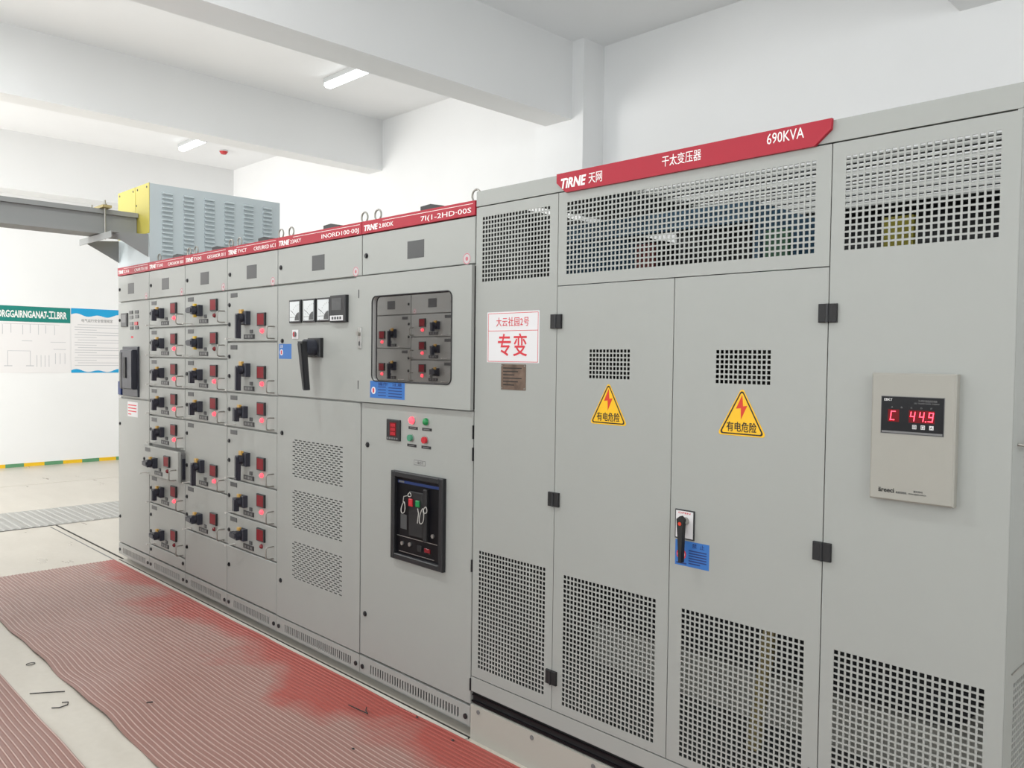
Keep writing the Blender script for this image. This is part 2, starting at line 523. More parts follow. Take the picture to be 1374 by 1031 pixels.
for i, x in enumerate((-3.9, -0.2, 3.1)):
    lamp(x, -1.6, ['lit ceiling lamp over the aisle in the far bay, outside the photo', 'lit ceiling lamp over the aisle in the second bay, outside the photo',
                   'lit ceiling lamp over the aisle in the third bay, outside the photo'][i], 50)
t = thing('fire_detector', 'round red fire detector on the ceiling of the far bay', 'detector', (-4.62, 3.0, ZC))
m = MB(); m.cyl((0, 0, -0.02), 'z', 0.062, 0.02, 20); m.build('base', 'sticker_white', t)
m = MB(); m.cyl((0, 0, -0.055), 'z', 0.035, 0.035, 20, r2=0.058); m.build('dome', 'detector_red', t)

# ================================================================== LOW-VOLTAGE SWITCHGEAR
def f_lock(mb):
    mb.cyl((0, 0.0, 0), 'y', 0.0125, -0.004, 14); mb.cyl((0, -0.004, 0), 'y', 0.008, -0.004, 10)
def f_bolt(mb):
    mb.cyl((0, 0.0, 0), 'y', 0.011, -0.006, 12)
def f_handle(mb):
    h = 0.066; d = 0.046; r = 0.004; c = 0.012
    pts = [(0, 0, 0), (0, -d + c, 0)]
    for k in range(1, 5):
        a = PI / 2 * k / 4; pts.append((0, -d + c - c * math.sin(a), c - c * math.cos(a)))
    for k in range(0, 5):
        a = PI / 2 * k / 4; pts.append((0, -d + c - c * math.cos(a), h - c + c * math.sin(a)))
    pts.append((0, 0, h))
    mb.tube(pts, r, 6)
def f_tongue(mb):
    mb.box(-0.006, 0.006, -0.058, 0.0, -0.002, 0.002); mb.box(-0.006, 0.006, -0.06, -0.056, -0.006, 0.003)
def f_meter(mb):
    mb.plate(-0.044, 0.044, 0.0, 0.073, -0.012, 0.0, 0.002)
def f_meterface(mb):
    mb.box(-0.036, 0.036, -0.0128, -0.012, 0.006, 0.067)
def f_lamp(mb):
    mb.cyl((0, 0, 0), 'y', 0.0135, -0.004, 14); mb.dome((0, -0.004, 0), 0.0125, 0.011, 14)
def f_btn(mb):
    mb.plate(-0.015, 0.015, -0.0105, 0.0105, -0.006, 0.0, 0.0015)
def f_plate(mb):
    mb.plate(-0.062, 0.062, -0.013, 0.013, -0.004, 0.0, 0.001)
def f_plate_ins(mb):
    for k in (-0.034, 0.0, 0.034): mb.box(k - 0.011, k + 0.011, -0.0048, -0.004, -0.007, 0.007)
def f_tagp(mb):
    mb.plate(-0.042, 0.042, -0.013, 0.013, -0.002, 0.0, 0.0005)
def f_base(s):
    def g(mb):
        mb.plate(-s / 2, s / 2, -s / 2, s / 2, -0.032, 0.0, 0.004)
    return g
def f_esc(s, two=False):
    def g(mb):
        mb.plate(-s * 0.34, s * 0.06, s * 0.30, s * 0.62, -0.040, -0.024, 0.002)
        if two: mb.plate(-s * 0.34, s * 0.06, -s * 0.62, -s * 0.30, -0.040, -0.024, 0.002)
    return g
def f_lever(l, w, hub):
    """pistol handle pointing to -Z from its hub"""
    def g(mb):
        mb.cyl((0, -0.036, 0), 'y', hub, -0.022, 16)
        mb.prism([(-w * 0.42, -l), (w * 0.42, -l), (w * 0.5, -hub * 0.2), (w * 0.6, hub * 0.9), (-w * 0.6, hub * 0.9), (-w * 0.5, -hub * 0.2)], -0.066, -0.044)
        mb.prism([(-w * 0.3, -l * 0.98), (w * 0.3, -l * 0.98), (w * 0.3, hub * 0.6), (-w * 0.3, hub * 0.6)], -0.072, -0.066)
    return g

def plate_part(name, parent, x0, x1, z0, z1, y=0.0, material='paint', g=0.003, depth=0.018, gz=0.0045):
    key = 'panel_%d_%d_%d' % (round((x1 - x0) * 1000), round((z1 - z0) * 1000), round(depth * 1000))
    w, h = x1 - x0, z1 - z0
    me = cached(key + material, lambda mb: mb.plate(g, w - g, gz, h - gz, 0, depth), material)
    return place(name, me, parent, (x0, y, z0))

def drawer(cab, w, z0, z1, big=False, on=True, lit=True, out=0.0, two=False):
    d = plate_part('drawer', cab, 0, w, z0, z1, -out)
    h = z1 - z0
    def sub(name, key, fn, mats, x, z, y=0.0, rot=None):
        return place(name, cached(key, fn, mats), d, (x, y, z), rot)
    sub('name_tag', 'name_tag', f_tagp, 'dark_grey', 0.088, h - 0.03)
    if h > 0.25:
        sub('lock', 'lock', f_lock, 'black', 0.030, h - 0.085); sub('lock', 'lock', f_lock, 'black', 0.030, min(h - 0.20, 0.12))
    else:
        sub('lock', 'lock', f_lock, 'black', 0.030, h - 0.10)
    sub('pull_handle', 'pull_handle', f_handle, 'zinc', 0.565, 0.018)
    sub('latch_tongue', 'latch_tongue', f_tongue, 'bright_zinc', 0.10, 0.019)
    mt = 'meter_housing'
    sub(mt, mt, f_meter, 'black', 0.430, 0.090)
    sub('meter_display', 'meter_display', f_meterface, 'meter_red', 0.430, 0.090)
    sub('signal_lamp', 'signal_lamp_on' if lit else 'signal_lamp_off', f_lamp, 'lamp_on' if lit else 'lamp_off', 0.432, 0.062)
    sub('push_button', 'push_button', f_btn, 'dark_grey', 0.305, 0.060)
    sub('terminal_plate', 'terminal_plate', f_plate, 'black', 0.278, 0.031)
    sub('terminal_inserts', 'terminal_inserts', f_plate_ins, 'mid_grey', 0.278, 0.031)
    if big:
        x, z, s = 0.252, 0.137, 0.078
        lk, lf = 'lever_big', f_lever(0.118, 0.030, 0.026)
    else:
        x, z, s = 0.228, 0.098, 0.068
        lk, lf = 'lever_small', f_lever(0.052, 0.040, 0.027)
    bk = 'switch_base_%d' % (s * 1000)
    sub('switch_base', bk, f_base(s), 'switch_black', x, z)
    sub('switch_escutcheon', 'esc_%d_%d' % (s * 1000, two), f_esc(s, two), 'yellow' if two or not on else 'gold', x, z)
    sub('switch_lever', lk, lf, 'switch_black', x, z, 0, None if on else (0, PI / 2, 0))
    if out:
        m = MB(); m.box(0.03, w - 0.012, 0.018, 0.3, 0.012, h - 0.02); m.build('drawer_side', 'mid_grey', d)
        m = MB(); m.box(w - 0.012, w - 0.009, 0.03, 0.29, 0.02, h - 0.05); m.build('side_runner', 'switch_black', d)
    return d

def seal(parent, x, z, r=0.024):
    o = MB().cyl((0, 0, 0), 'y', r, -0.0006, 20, smooth=False).build('seal_sticker', 'controller_pale', parent, (x, 0, z))
    m = MB()
    for (ra, rb) in ((r * 0.8, r * 0.95), (0.0, r * 0.35)):
        n = 20; v = []; f = []
        for i in range(n):
            a = 2 * PI * i / n
            v += [(ra * math.cos(a), -0.0009, ra * math.sin(a)), (rb * math.cos(a), -0.0009, rb * math.sin(a))]
        for i in range(n):
            j = (i + 1) % n
            f.append((2 * i, 2 * j, 2 * j + 1, 2 * i + 1))
        m.add(v, f)
    m.build('seal_print', 'seal_red', o)

def lock_on(parent, x, z):
    place('lock', cached('lock', f_lock, 'black'), parent, (x, 0, z))

def f_eye(mb):
    pts = [(0.025 * math.cos(2 * PI * k / 20), 0, 0.033 + 0.025 * math.sin(2 * PI * k / 20)) for k in range(20)]
    mb.tube(pts, 0.0045, 6, True); mb.cyl((0, 0, 0), 'z', 0.012, 0.012, 12)

def cabinet_shell(name, label, w, loc, rz=0, left='', right='', logo_w=0.12, wx=0.23, group='low-voltage switchgear cabinets', roof=True):
    t = thing(name, label, 'electrical cabinet', loc, rz, group)
    m = MB(); m.box(0.001, w - 0.001, 0.0185, 1.0, 0.14, 2.2); m.box(0.001, w - 0.001, 0.10, 1.0, 0.05, 0.14); m.build('body', 'paint', t)
    m = MB(); m.box(0.0, w, 0.065, 0.97, 0.0, 0.05); m.build('plinth', 'paint_edge', t)
    # name banner
    b = MB().plate(0.0015, w - 0.0015, 2.141, 2.2, -0.004, 0.0185, 0.001).build('name_banner', 'banner_red', t)
    MB().box(w * 0.21, w - 0.015, -0.0045, -0.004, 2.187, 2.189).build('banner_line', 'white_print', b)
    if left:
        text(left[0], 0.036, 'white_print', b, (0.02, -0.0045, 2.154), logo_w, name='logo', shear=0.15, bold=0.0012)
        text(left[1], 0.028, 'white_print', b, (0.03 + logo_w, -0.0045, 2.156), logo_w, name='lettering')
        text(right, 0.03, 'white_print', b, (w * 0.56, -0.0045, 2.153), w * 0.41, name='lettering')
    # header door
    h = plate_part('header_door', t, 0, w, 1.943, 2.141)
    m = MB(); m.plate(wx, wx + 0.118, 0.055, 0.132, -0.001, 0.0, 0.0005); m.build('dark_window', 'window_grey', h)
    lock_on(h, 0.036, 0.094)
    seal(h, w - 0.052, 0.026)
    # louvred foot strip
    n = int((w - 0.15) / 0.019)
    hs = [(0.09 + i * 0.019, 0.099 + i * 0.019) for i in range(n) if 0.099 + i * 0.019 < w - 0.07]
    def fs(mb): mb.perf(0.002, w - 0.002, 0.05, 0.132, [(0.064, 0.106, hs)], 0.003, 0.018)
    MB().box(0.07, w - 0.05, 0.02, 0.03, 0.056, 0.128).build('slot_shade_backing', 'core_dark', t)  # dark sheet painting shade into the foot slots
    s = place('foot_strip', cached('foot_strip_%d' % (w * 1000), fs, 'paint'), t)
    place('bolt', cached('bolt', f_bolt, 'black'), s, (0.028, 0, 0.084)); place('bolt', cached('bolt', f_bolt, 'black'), s, (w - 0.028, 0, 0.084))
    # lifting eyes and roof vent cap
    if not roof: return t
    place('lifting_eye', cached('lifting_eye', f_eye, 'zinc'), t, (0.055, 0.05, 2.2)); place('lifting_eye', cached('lifting_eye', f_eye, 'zinc'), t, (w - 0.055, 0.05, 2.2))
    x = w * 0.47
    m = MB(); m.prism([(x, 2.2), (x + 0.17, 2.2), (x + 0.14, 2.222), (x + 0.07, 2.236), (x, 2.232)], 0.05, 0.12); m.build('roof_vent_cap', 'black', t)
    return t

R1 = [1.943, 1.74, 1.537, 1.336, 1.136, 0.932, 0.725, 0.521, 0.226]
R2 = [1.943, 1.74, 1.537, 1.338, 1.138, 0.725, 0.428]
R3 = [1.943, 1.638, 1.341, 1.137, 0.827, 0.62, 0.426]
def drawer_cab(label, loc, rows, spec, left='', right='', rz=0, wx=0.23, group='low-voltage switchgear cabinets'):
    t = cabinet_shell('switchgear_cabinet', label, 0.6, loc, rz, left, right, 0.11, wx, group)
    for i, k in enumerate(spec):
        drawer(t, 0.6, rows[i + 1], rows[i], big='b' in k, on='o' not in k, lit='d' not in k, out=0.045 if 'p' in k else 0.0, two='t' in k)
    p = plate_part('blank_panel', t, 0, 0.6, 0.137, rows[len(spec)])
    hh = rows[len(spec)] - 0.137
    lock_on(p, 0.03, hh * 0.6)
    lock_on(p, 0.03 if hh > 0.15 else 0.57, hh * 0.6)
    return t

# ---- incomer cabinet at the far left end
t = cabinet_shell('switchgear_cabinet', 'leftmost grey switchgear cabinet with tall black breaker front and row of small buttons', 0.6, (0, 0, 0), 0,
                  ('TRNE', '2XI'), 'CAKRT01 01', 0.10, 0.2, roof=False)
d = plate_part('upper_door', t, 0, 0.6, 1.235, 1.943)
m = MB(); m.plate(0.082, 0.2, 0.525, 0.625, -0.012, 0, 0.003); o = m.build('meter_housing', 'dark_grey', d)
MB().box(0.098, 0.186, -0.013, -0.012, 0.555, 0.612).build('meter_display', 'mid_grey', o)
for (x, z, mm) in [(0.265, 0.627, 'dark_grey'), (0.373, 0.627, 'dark_grey'), (0.27, 0.592, 'mid_grey'), (0.378, 0.594, 'mid_grey'), (0.268, 0.545, 'mid_grey'),
                   (0.364, 0.545, 'red_btn'), (0.275, 0.513, 'dark_grey'), (0.375, 0.514, 'dark_grey')]:
    MB().plate(x - 0.03, x + 0.03, z - 0.012, z + 0.012, -0.005, 0, 0.001).build('push_button', mm, d)
lock_on(d, 0.034, 0.575); 
MB().box(0.26, 0.3, -0.0005, 0, 0.44, 0.455).build('red_mark', 'print_red', d)
br = MB().plate(0.115, 0.418, 0.015, 0.378, -0.012, 0, 0.004).build('breaker_frame', 'switch_black', d)
MB().plate(0.16, 0.40, 0.07, 0.355, -0.048, -0.012, 0.008).build('breaker_body', 'switch_black', br)
MB().plate(0.25, 0.30, 0.15, 0.30, -0.056, -0.048, 0.003).build('breaker_toggle', 'rubber', br)
MB().plate(0.17, 0.21, 0.075, 0.335, -0.051, -0.048, 0.002).build('breaker_label', 'black', br)
MB().plate(0.045, 0.105, 0.02, 0.12, -0.02, 0, 0.004).build('rocker_cover', 'sticker_ink', d)
d = plate_part('lower_door', t, 0, 0.6, 0.137, 1.235)
o = MB().box(0.19, 0.385, -0.0006, 0, 0.965, 1.073).build('notice_sticker', 'sticker_white', d)
for k in range(4): MB().box(0.2, 0.36 if k < 3 else 0.26, -0.0011, -0.0006, 1.045 - 0.022 * k, 1.053 - 0.022 * k).build('print_line', 'print_red', o)
lock_on(d, 0.036, 0.9); lock_on(d, 0.036, 0.2)

drawer_cab('grey switchgear cabinet with eight drawers, one pulled out', (0.6, 0, 0), R1, ['', '', '', '', '', 'opd', '', 'od'], ('TRNE', 'TSXI'), 'CAKAIOR 001', wx=0.224)
drawer_cab('grey six-drawer switchgear cabinet whose two top drawers are switched off', (1.2, 0, 0), R2, ['odt', 'odt', '', '', 'b', 'od'], ('TRNE', 'TVXI'), 'GEXAIOR 011', wx=0.231)
drawer_cab('grey six-drawer switchgear cabinet with long down-turned levers, beside the meter cabinet', (1.8, 0, 0), R3, ['b', 'b', '', 'b', '', 'od'], ('TRNE', 'TVCT'), 'CREURKD 6C1', wx=0.244)

# ---- capacitor / meter cabinet
t = cabinet_shell('switchgear_cabinet', 'grey switchgear cabinet with three analogue meters, big black rotary lever and slotted door', 0.8, (2.4, 0, 0), 0,
                  ('TRNE', '23AKY'), 'INORD100·00J', 0.11, 0.352)
d = plate_part('upper_door', t, 0, 0.8, 1.344, 1.943)
Z0 = 1.344
for (x0, x1) in ((0.141, 0.258), (0.279, 0.398), (0.415, 0.54)):
    o = MB().plate(x0, x1, 1.736 - Z0, 1.856 - Z0, -0.012, 0, 0.003).build('analogue_meter', 'black', d)
    MB().box(x0 + 0.01, x1 - 0.01, -0.0128, -0.012, 1.745 - Z0, 1.847 - Z0).build('dial', 'meter_white', o)
    m = MB(); c = (x1 - 0.012, 1.748 - Z0); pts = [c]
    for k in range(7):
        a = PI / 2 + PI / 2 * k / 6
        pts.append((c[0] + 0.042 * math.cos(a), c[1] + 0.042 * math.sin(a)))
    m.prism(pts, -0.0138, -0.0128); m.build('dial_corner', 'dark_grey', o)
    m = MB(); m.prism([(x1 - 0.03, 1.765 - Z0), (x1 - 0.028, 1.763 - Z0), (x0 + 0.022, 1.80 - Z0), (x0 + 0.021, 1.803 - Z0)], -0.0142, -0.0136); m.build('needle', 'print_black', o)
    m = MB()
    for k in range(9):
        a = PI / 2 + PI / 2 * k / 8
        m.box(c[0] + 0.082 * math.cos(a) - 0.001, c[0] + 0.082 * math.cos(a) + 0.001, -0.0132, -0.0128, c[1] + 0.082 * math.sin(a) - 0.003, c[1] + 0.082 * math.sin(a) + 0.003)
    m.box(x0 + 0.014, x1 - 0.05, -0.0132, -0.0128, 1.764 - Z0, 1.766 - Z0)
    m.build('dial_scale', 'dark_grey', o)
o = MB().plate(0.55, 0.688, 1.73 - Z0, 1.862 - Z0, -0.02, 0, 0.004).build('digital_meter', 'black', d)
MB().box(0.57, 0.655, -0.0208, -0.02, 1.79 - Z0, 1.848 - Z0).build('display', 'dark_grey', o)
MB().box(0.556, 0.67, -0.0208, -0.02, 1.738 - Z0, 1.763 - Z0).build('key_strip', 'sticker_white', o)
m = MB()
for k in range(4): m.box(0.573 + k * 0.023, 0.587 + k * 0.023, -0.0225, -0.0208, 1.744 - Z0, 1.757 - Z0)
m.build('keys', 'dark_grey', o)
o = MB().plate(0.162, 0.222, 1.652 - Z0, 1.70 - Z0, -0.004, 0, 0.001).build('selector_plate', 'sticker_white', d)
MB().cyl((0.194, -0.004, 1.676 - Z0), 'y', 0.014, -0.008, 14).build('selector_knob', 'mid_grey', o)
MB().box(0.19, 0.198, -0.014, -0.012, 1.664 - Z0, 1.688 - Z0).build('selector_mark', 'print_red', o)
o = MB().plate(0.345, 0.463, 1.557 - Z0, 1.655 - Z0, -0.022, 0, 0.004).build('rotary_switch_plate', 'black', d)
MB().cyl((0.404, -0.022, 1.606 - Z0), 'y', 0.041, -0.05, 24).build('rotary_hub', 'switch_black', o)
m = MB(); cx, cz = 0.404, 1.606 - Z0
m.prism([(cx + 0.034, cz - 0.215), (cx + 0.056, cz - 0.212), (cx + 0.036, cz - 0.08), (cx + 0.022, cz + 0.03), (cx - 0.022, cz + 0.03), (cx - 0.004, cz - 0.08)], -0.098, -0.072)
m.prism([(cx + 0.038, cz - 0.21), (cx + 0.053, cz - 0.21), (cx + 0.015, cz + 0.02), (cx - 0.015, cz + 0.02)], -0.104, -0.098)
m.build('rotary_lever', 'black', o)
o = MB().box(0.018, 0.149, -0.0006, 0, 1.546 - Z0, 1.626 - Z0).build('blue_sticker', 'sticker_blue', d)
MB().cyl((0.045, -0.0006, 1.581 - Z0), 'y', 0.017, -0.0004, 16, smooth=False).build('prohibition_disc', 'sticker_white', o)
MB().box(0.039, 0.051, -0.0016, -0.001, 1.571 - Z0, 1.591 - Z0).build('prohibition_figure', 'print_red', o)
text('注意', 0.018, 'sticker_white', o, (0.03, -0.0008, 1.607 - Z0), 0.03)
lock_on(d, 0.055, 1.642 - Z0)
# lower door with three fields of staggered slots
rows = []
for (za, zb) in ((0.381, 0.577), (0.652, 0.851), (0.923, 1.12)):
    n = 17; p = (zb - za) / (n - 0.5)
    for j in range(n):
        z = za + j * p - 0.137
        off = 0.0 if j % 2 else 0.0215
        hs = [(0.166 + off + i * 0.043, 0.166 + off + i * 0.043 + 0.027) for i in range(11)]
        rows.append((z, z + 0.0055, hs))
m = MB(); m.perf(0.003, 0.797, 0.003, 1.204, rows, 0.003, 0.018)
d = m.build('lower_door', 'paint', t, (0, 0, 0.137))
MB().box(0.15, 0.66, 0.008, 0.018, 0.22, 1.0).build('slot_shade_backing', 'core_dark', d)  # dark sheet standing for the shade behind the door slots
lock_on(d, 0.055, 1.008); lock_on(d, 0.045, 0.202)

# ---- main breaker cabinet
t = cabinet_shell('switchgear_cabinet', 'grey switchgear cabinet with a glazed upper door and framed black air breaker', 0.8, (3.2, 0, 0), 0,
                  ('TRNE', '2.80DK'), '7I(1-2HD·00S', 0.11, 0.35)
Z0 = 1.351; X0, X1, H = -0.022, 0.797, 0.590
gx0, gx1, gz0, gz1, cr = 0.108, 0.676, 1.452 - Z0, 1.842 - Z0, 0.028
m = MB()
def rr(x0, x1, z0, z1, r, n=5):
    p = []
    for (cx, cz, a0) in ((x1 - r, z1 - r, 0), (x0 + r, z1 - r, PI / 2), (x0 + r, z0 + r, PI), (x1 - r, z0 + r, 1.5 * PI)):
        for k in range(n + 1):
            a = a0 + PI / 2 * k / n
            p.append((cx + r * math.cos(a), cz + r * math.sin(a)))
    return p
hole = rr(gx0, gx1, gz0, gz1, cr)
outr = []
for i, (x, z) in enumerate(hole):
    k = i // 6
    cxr = [(X1, H), (X0, H), (X0, 0), (X1, 0)][k]
    if i % 6 == 0: outr.append((cxr[0], z) if k in (0, 2) else (x, cxr[1]))
    elif i % 6 == 5: outr.append((x, cxr[1]) if k in (0, 2) else (cxr[0], z))
    else: outr.append(cxr)
n = len(hole)
YD = -0.016
v = [(x, YD, z) for x, z in hole] + [(x, YD, z) for x, z in outr] + [(x, 0.002, z) for x, z in hole]
f = []
for i in range(n):
    j = (i + 1) % n
    if outr[i] != outr[j]: f.append((i, n + i, n + j, j))
    else: f.append((i, n + i, j))
    f.append((i, j, 2 * n + j, 2 * n + i))
m.add(v, f)
m.add([(X0, YD, 0), (X1, YD, 0), (X1, YD, H), (X0, YD, H), (X0, 0, 0), (X1, 0, 0), (X1, 0, H), (X0, 0, H)],
      [(0, 4, 5, 1), (1, 5, 6, 2), (2, 6, 7, 3), (3, 7, 4, 0)])
d = m.build('glazed_door', 'paint', t, (0, 0, Z0))
m = MB(); m.add([(x, -0.004, z) for x, z in rr(gx0 - 0.004, gx1 + 0.004, gz0 - 0.004, gz1 + 0.004, cr)], [tuple(range(n))]); m.build('window_pane', 'glass', d)
o = m = MB(); m.tube([(x, YD - 0.001, z) for x, z in hole], 0.003, 6, True); m.build('window_gasket', 'rubber', d)
MB().box(0.004, 0.796, 0.004, 0.018, 0.004, H - 0.004).build('inner_shade_panel', 'inner_dark', d)  # dark plate painting the dim compartment behind the glass
o = MB().plate(0.0, 0.026, 1.602 - Z0, 1.70 - Z0, YD - 0.006, YD, 0.001).build('door_latch', 'steel', d)
MB().cyl((0.013, YD - 0.006, 1.672 - Z0), 'y', 0.011, -0.012, 12).build('latch_knob', 'zinc', o)
MB().box(0.009, 0.017, YD - 0.008, YD - 0.006, 1.615 - Z0, 1.635 - Z0).build('latch_screw', 'dark_grey', o)
for z in (1.86, 1.43): MB().box(-0.004, 0.0, YD - 0.002, YD, z - Z0 - 0.02, z - Z0 + 0.02).build('hinge_slot', 'dark_grey', d)
o = MB().box(0.096, 0.36, YD - 0.0006, YD, 1.374 - Z0, 1.452 - Z0).build('blue_sticker', 'sticker_blue', d)
MB().cyl((0.124, YD - 0.0006, 1.408 - Z0), 'y', 0.017, -0.0004, 16, smooth=False).build('prohibition_disc', 'sticker_white', o)
MB().box(0.118, 0.130, YD - 0.0016, YD - 0.001, 1.398 - Z0, 1.418 - Z0).build('prohibition_figure', 'print_red', o)
m = MB()
for k in range(4):
    m.box(0.16, 0.22, YD - 0.0012, YD - 0.0006, 1.385 - Z0 + k * 0.013, 1.389 - Z0 + k * 0.013); m.box(0.24, 0.34, YD - 0.0012, YD - 0.0006, 1.383 - Z0 + k * 0.013, 1.387 - Z0 + k * 0.013)
m.build('print_lines', 'sticker_ink', o)
text('操作   注意', 0.017, 'sticker_ink', o, (0.16, YD - 0.0012, 1.433 - Z0), 0.18)
d = plate_part('lower_door', t, 0, 0.8, 0.137, 1.351)
Z0 = 0.137
o = MB().plate(0.215, 0.314, 1.186 - Z0, 1.281 - Z0, -0.01, 0, 0.003).build('power_meter', 'black', d)
MB().box(0.243, 0.29, -0.0108, -0.01, 1.207 - Z0, 1.268 - Z0).build('power_display', 'led_dim', o)
for k in range(3): text('888', 0.021, 'print_red', o, (0.249, -0.0112, 1.249 - Z0 - k * 0.019), 0.034)
m = MB()
for k in range(5): m.box(0.222 + k * 0.017, 0.234 + k * 0.017, -0.0108, -0.01, 1.192 - Z0, 1.2 - Z0)
m.build('meter_keys', 'mid_grey', o)
for (x, z, mm, lz) in ((0.401, 1.286, 'lamp_on', 1.252), (0.498, 1.286, 'green_lamp', 1.252), (0.393, 1.208, 'green_btn', 1.174), (0.494, 1.206, 'red_btn', 1.174)):
    m = MB(); m.cyl((0, 0, 0), 'y', 0.017, -0.005, 16)
    r = m.build('lamp_ring' if z > 1.25 else 'button_ring', 'steel', d, (x, 0, z - Z0))
    m = MB()
    if z > 1.25: m.dome((0, -0.005, 0), 0.0165, 0.016, 16)
    else: m.cyl((0, -0.005, 0), 'y', 0.0145, -0.012, 16)
    m.build('signal_lamp' if z > 1.25 else 'push_button', mm, r)
    o = MB().plate(x - 0.03, x + 0.034, lz - 0.006 - Z0, lz + 0.006 - Z0, -0.002, 0, 0.0005).build('caption_plate', 'black', d)
    MB().box(x - 0.02, x + 0.022, -0.0024, -0.002, lz - 0.002 - Z0, lz + 0.002 - Z0).build('caption_print', 'mid_grey', o)
o = MB().box(0.411, 0.49, -0.0004, 0, 1.09 - Z0, 1.113 - Z0).build('type_stamp', 'mid_grey', d)
MB().box(0.4135, 0.4875, -0.0008, -0.0004, 1.0925 - Z0, 1.1105 - Z0).build('stamp_ground', 'paint', o)
text('一体四号', 0.016, 'mid_grey', o, (0.42, -0.001, 1.096 - Z0), 0.058)
lock_on(d, 0.057, 1.149 - Z0); lock_on(d, 0.046, 0.342 - Z0)
# air circuit breaker
bx0, bx1, bz0, bz1 = 0.268, 0.632, 0.656 - Z0, 1.053 - Z0
br = m = MB()
e = 0.026
m.plate(bx0, bx0 + e, bz0, bz1, -0.022, 0, 0.004); m.plate(bx1 - e, bx1, bz0, bz1, -0.022, 0, 0.004)
m.plate(bx0 + e, bx1 - e, bz0, bz0 + e, -0.022, 0, 0.004); m.plate(bx0 + e, bx1 - e, bz1 - e, bz1, -0.022, 0, 0.004)
br = m.build('breaker_bezel', 'black', d)
MB().box(bx0 + e, bx1 - e, -0.004, -0.001, bz0 + e, bz1 - e).build('breaker_face', 'black_gloss', br)
MB().box(bx0 + 0.035, bx1 - 0.035, -0.005, -0.004, bz1 - 0.052, bz1 - 0.04).build('blue_stripe', 'sticker_ink', br)
MB().box(bx0 + 0.04, bx0 + 0.08, -0.0056, -0.005, bz1 - 0.05, bz1 - 0.042).build('maker_mark', 'mid_grey', br)
MB().plate(bx0 + 0.125, bx0 + 0.225, bz0 + 0.12, bz1 - 0.08, -0.014, -0.004, 0.003).build('front_cover', 'rubber', br)
MB().plate(bx0 + 0.23, bx0 + 0.255, bz0 + 0.11, bz1 - 0.06, -0.02, -0.004, 0.004).build('charging_lever', 'rubber', br)
MB().plate(bx0 + 0.13, bx0 + 0.155, bz1 - 0.145, bz1 - 0.112, -0.022, -0.014, 0.003).build('red_button', 'red_btn', br)
MB().plate(bx0 + 0.18, bx0 + 0.205, bz1 - 0.142, bz1 - 0.114, -0.022, -0.014, 0.003).build('green_button', 'green_lamp', br)
MB().box(bx0 + 0.055, bx0 + 0.10, -0.0052, -0.004, bz0 + 0.14, bz0 + 0.205).build('rating_plate', 'dark_grey', br)
MB().box(bx0 + 0.03, bx1 - 0.05, -0.0055, -0.004, bz0 + 0.105, bz0 + 0.108).build('bright_edge', 'steel', br)
MB().box(bx0 + 0.045, bx1 - 0.07, -0.0055, -0.004, bz0 + 0.036, bz0 + 0.0385).build('bright_edge', 'steel', br)
for (x, z) in ((0.07, 0.075), (0.125, 0.078), (0.285, 0.14)):
    MB().cyl((bx0 + x, -0.004, bz0 + z), 'y', 0.009, -0.006, 12).build('key_lock', 'steel', br)
MB().plate(bx0 + 0.18, bx0 + 0.21, bz0 + 0.058, bz0 + 0.085, -0.009, -0.004, 0.001).build('small_cover', 'rubber', br)
MB().plate(bx0 + 0.23, bx0 + 0.268, bz0 + 0.062, bz0 + 0.08, -0.009, -0.004, 0.001).build('red_cover', 'lamp_off', br)
def loop(cx, cz, rx, rz, n=18, y=-0.027, tilt=0.2):
    return [(cx + rx * math.cos(2 * PI * k / n) + tilt * rz * math.sin(2 * PI * k / n), y - 0.002 * math.sin(4 * PI * k / n), cz + rz * math.sin(2 * PI * k / n)) for k in range(n)]
m = MB(); m.tube(loop(bx0 + 0.103, bz1 - 0.155, 0.013, 0.026), 0.002, 6, True); m.tube([(bx0 + 0.1, -0.026, bz1 - 0.13), (bx0 + 0.105, -0.026, bz1 - 0.105), (bx0 + 0.125, -0.025, bz1 - 0.10)], 0.0016, 6)
m.build('seal_wire', 'tag_wire', br)
m = MB(); m.tube(loop(bx0 + 0.148, bz1 - 0.092, 0.011, 0.009), 0.002, 6, True); m.build('seal_wire', 'tag_wire', br)
m = MB(); m.tube(loop(bx0 + 0.235, bz1 - 0.175, 0.014, 0.034), 0.002, 6, True); m.tube([(bx0 + 0.205, -0.027, bz1 - 0.21), (bx0 + 0.212, -0.027, bz1 - 0.165), (bx0 + 0.205, -0.027, bz1 - 0.145)], 0.002, 6)
m.build('seal_wire', 'tag_wire', br)
m = MB(); m.tube(loop(bx0 + 0.258, bz1 - 0.145, 0.012, 0.014), 0.002, 6, True); m.build('seal_wire', 'tag_wire', br)
for (za, zb) in ((1.235, 1.29), (1.145, 1.20), (0.69, 0.74), (0.2, 0.25)):
    MB().box(0.796, 0.801, -0.004, 0.012, za - Z0, zb - Z0).build('door_hinge', 'black', d)

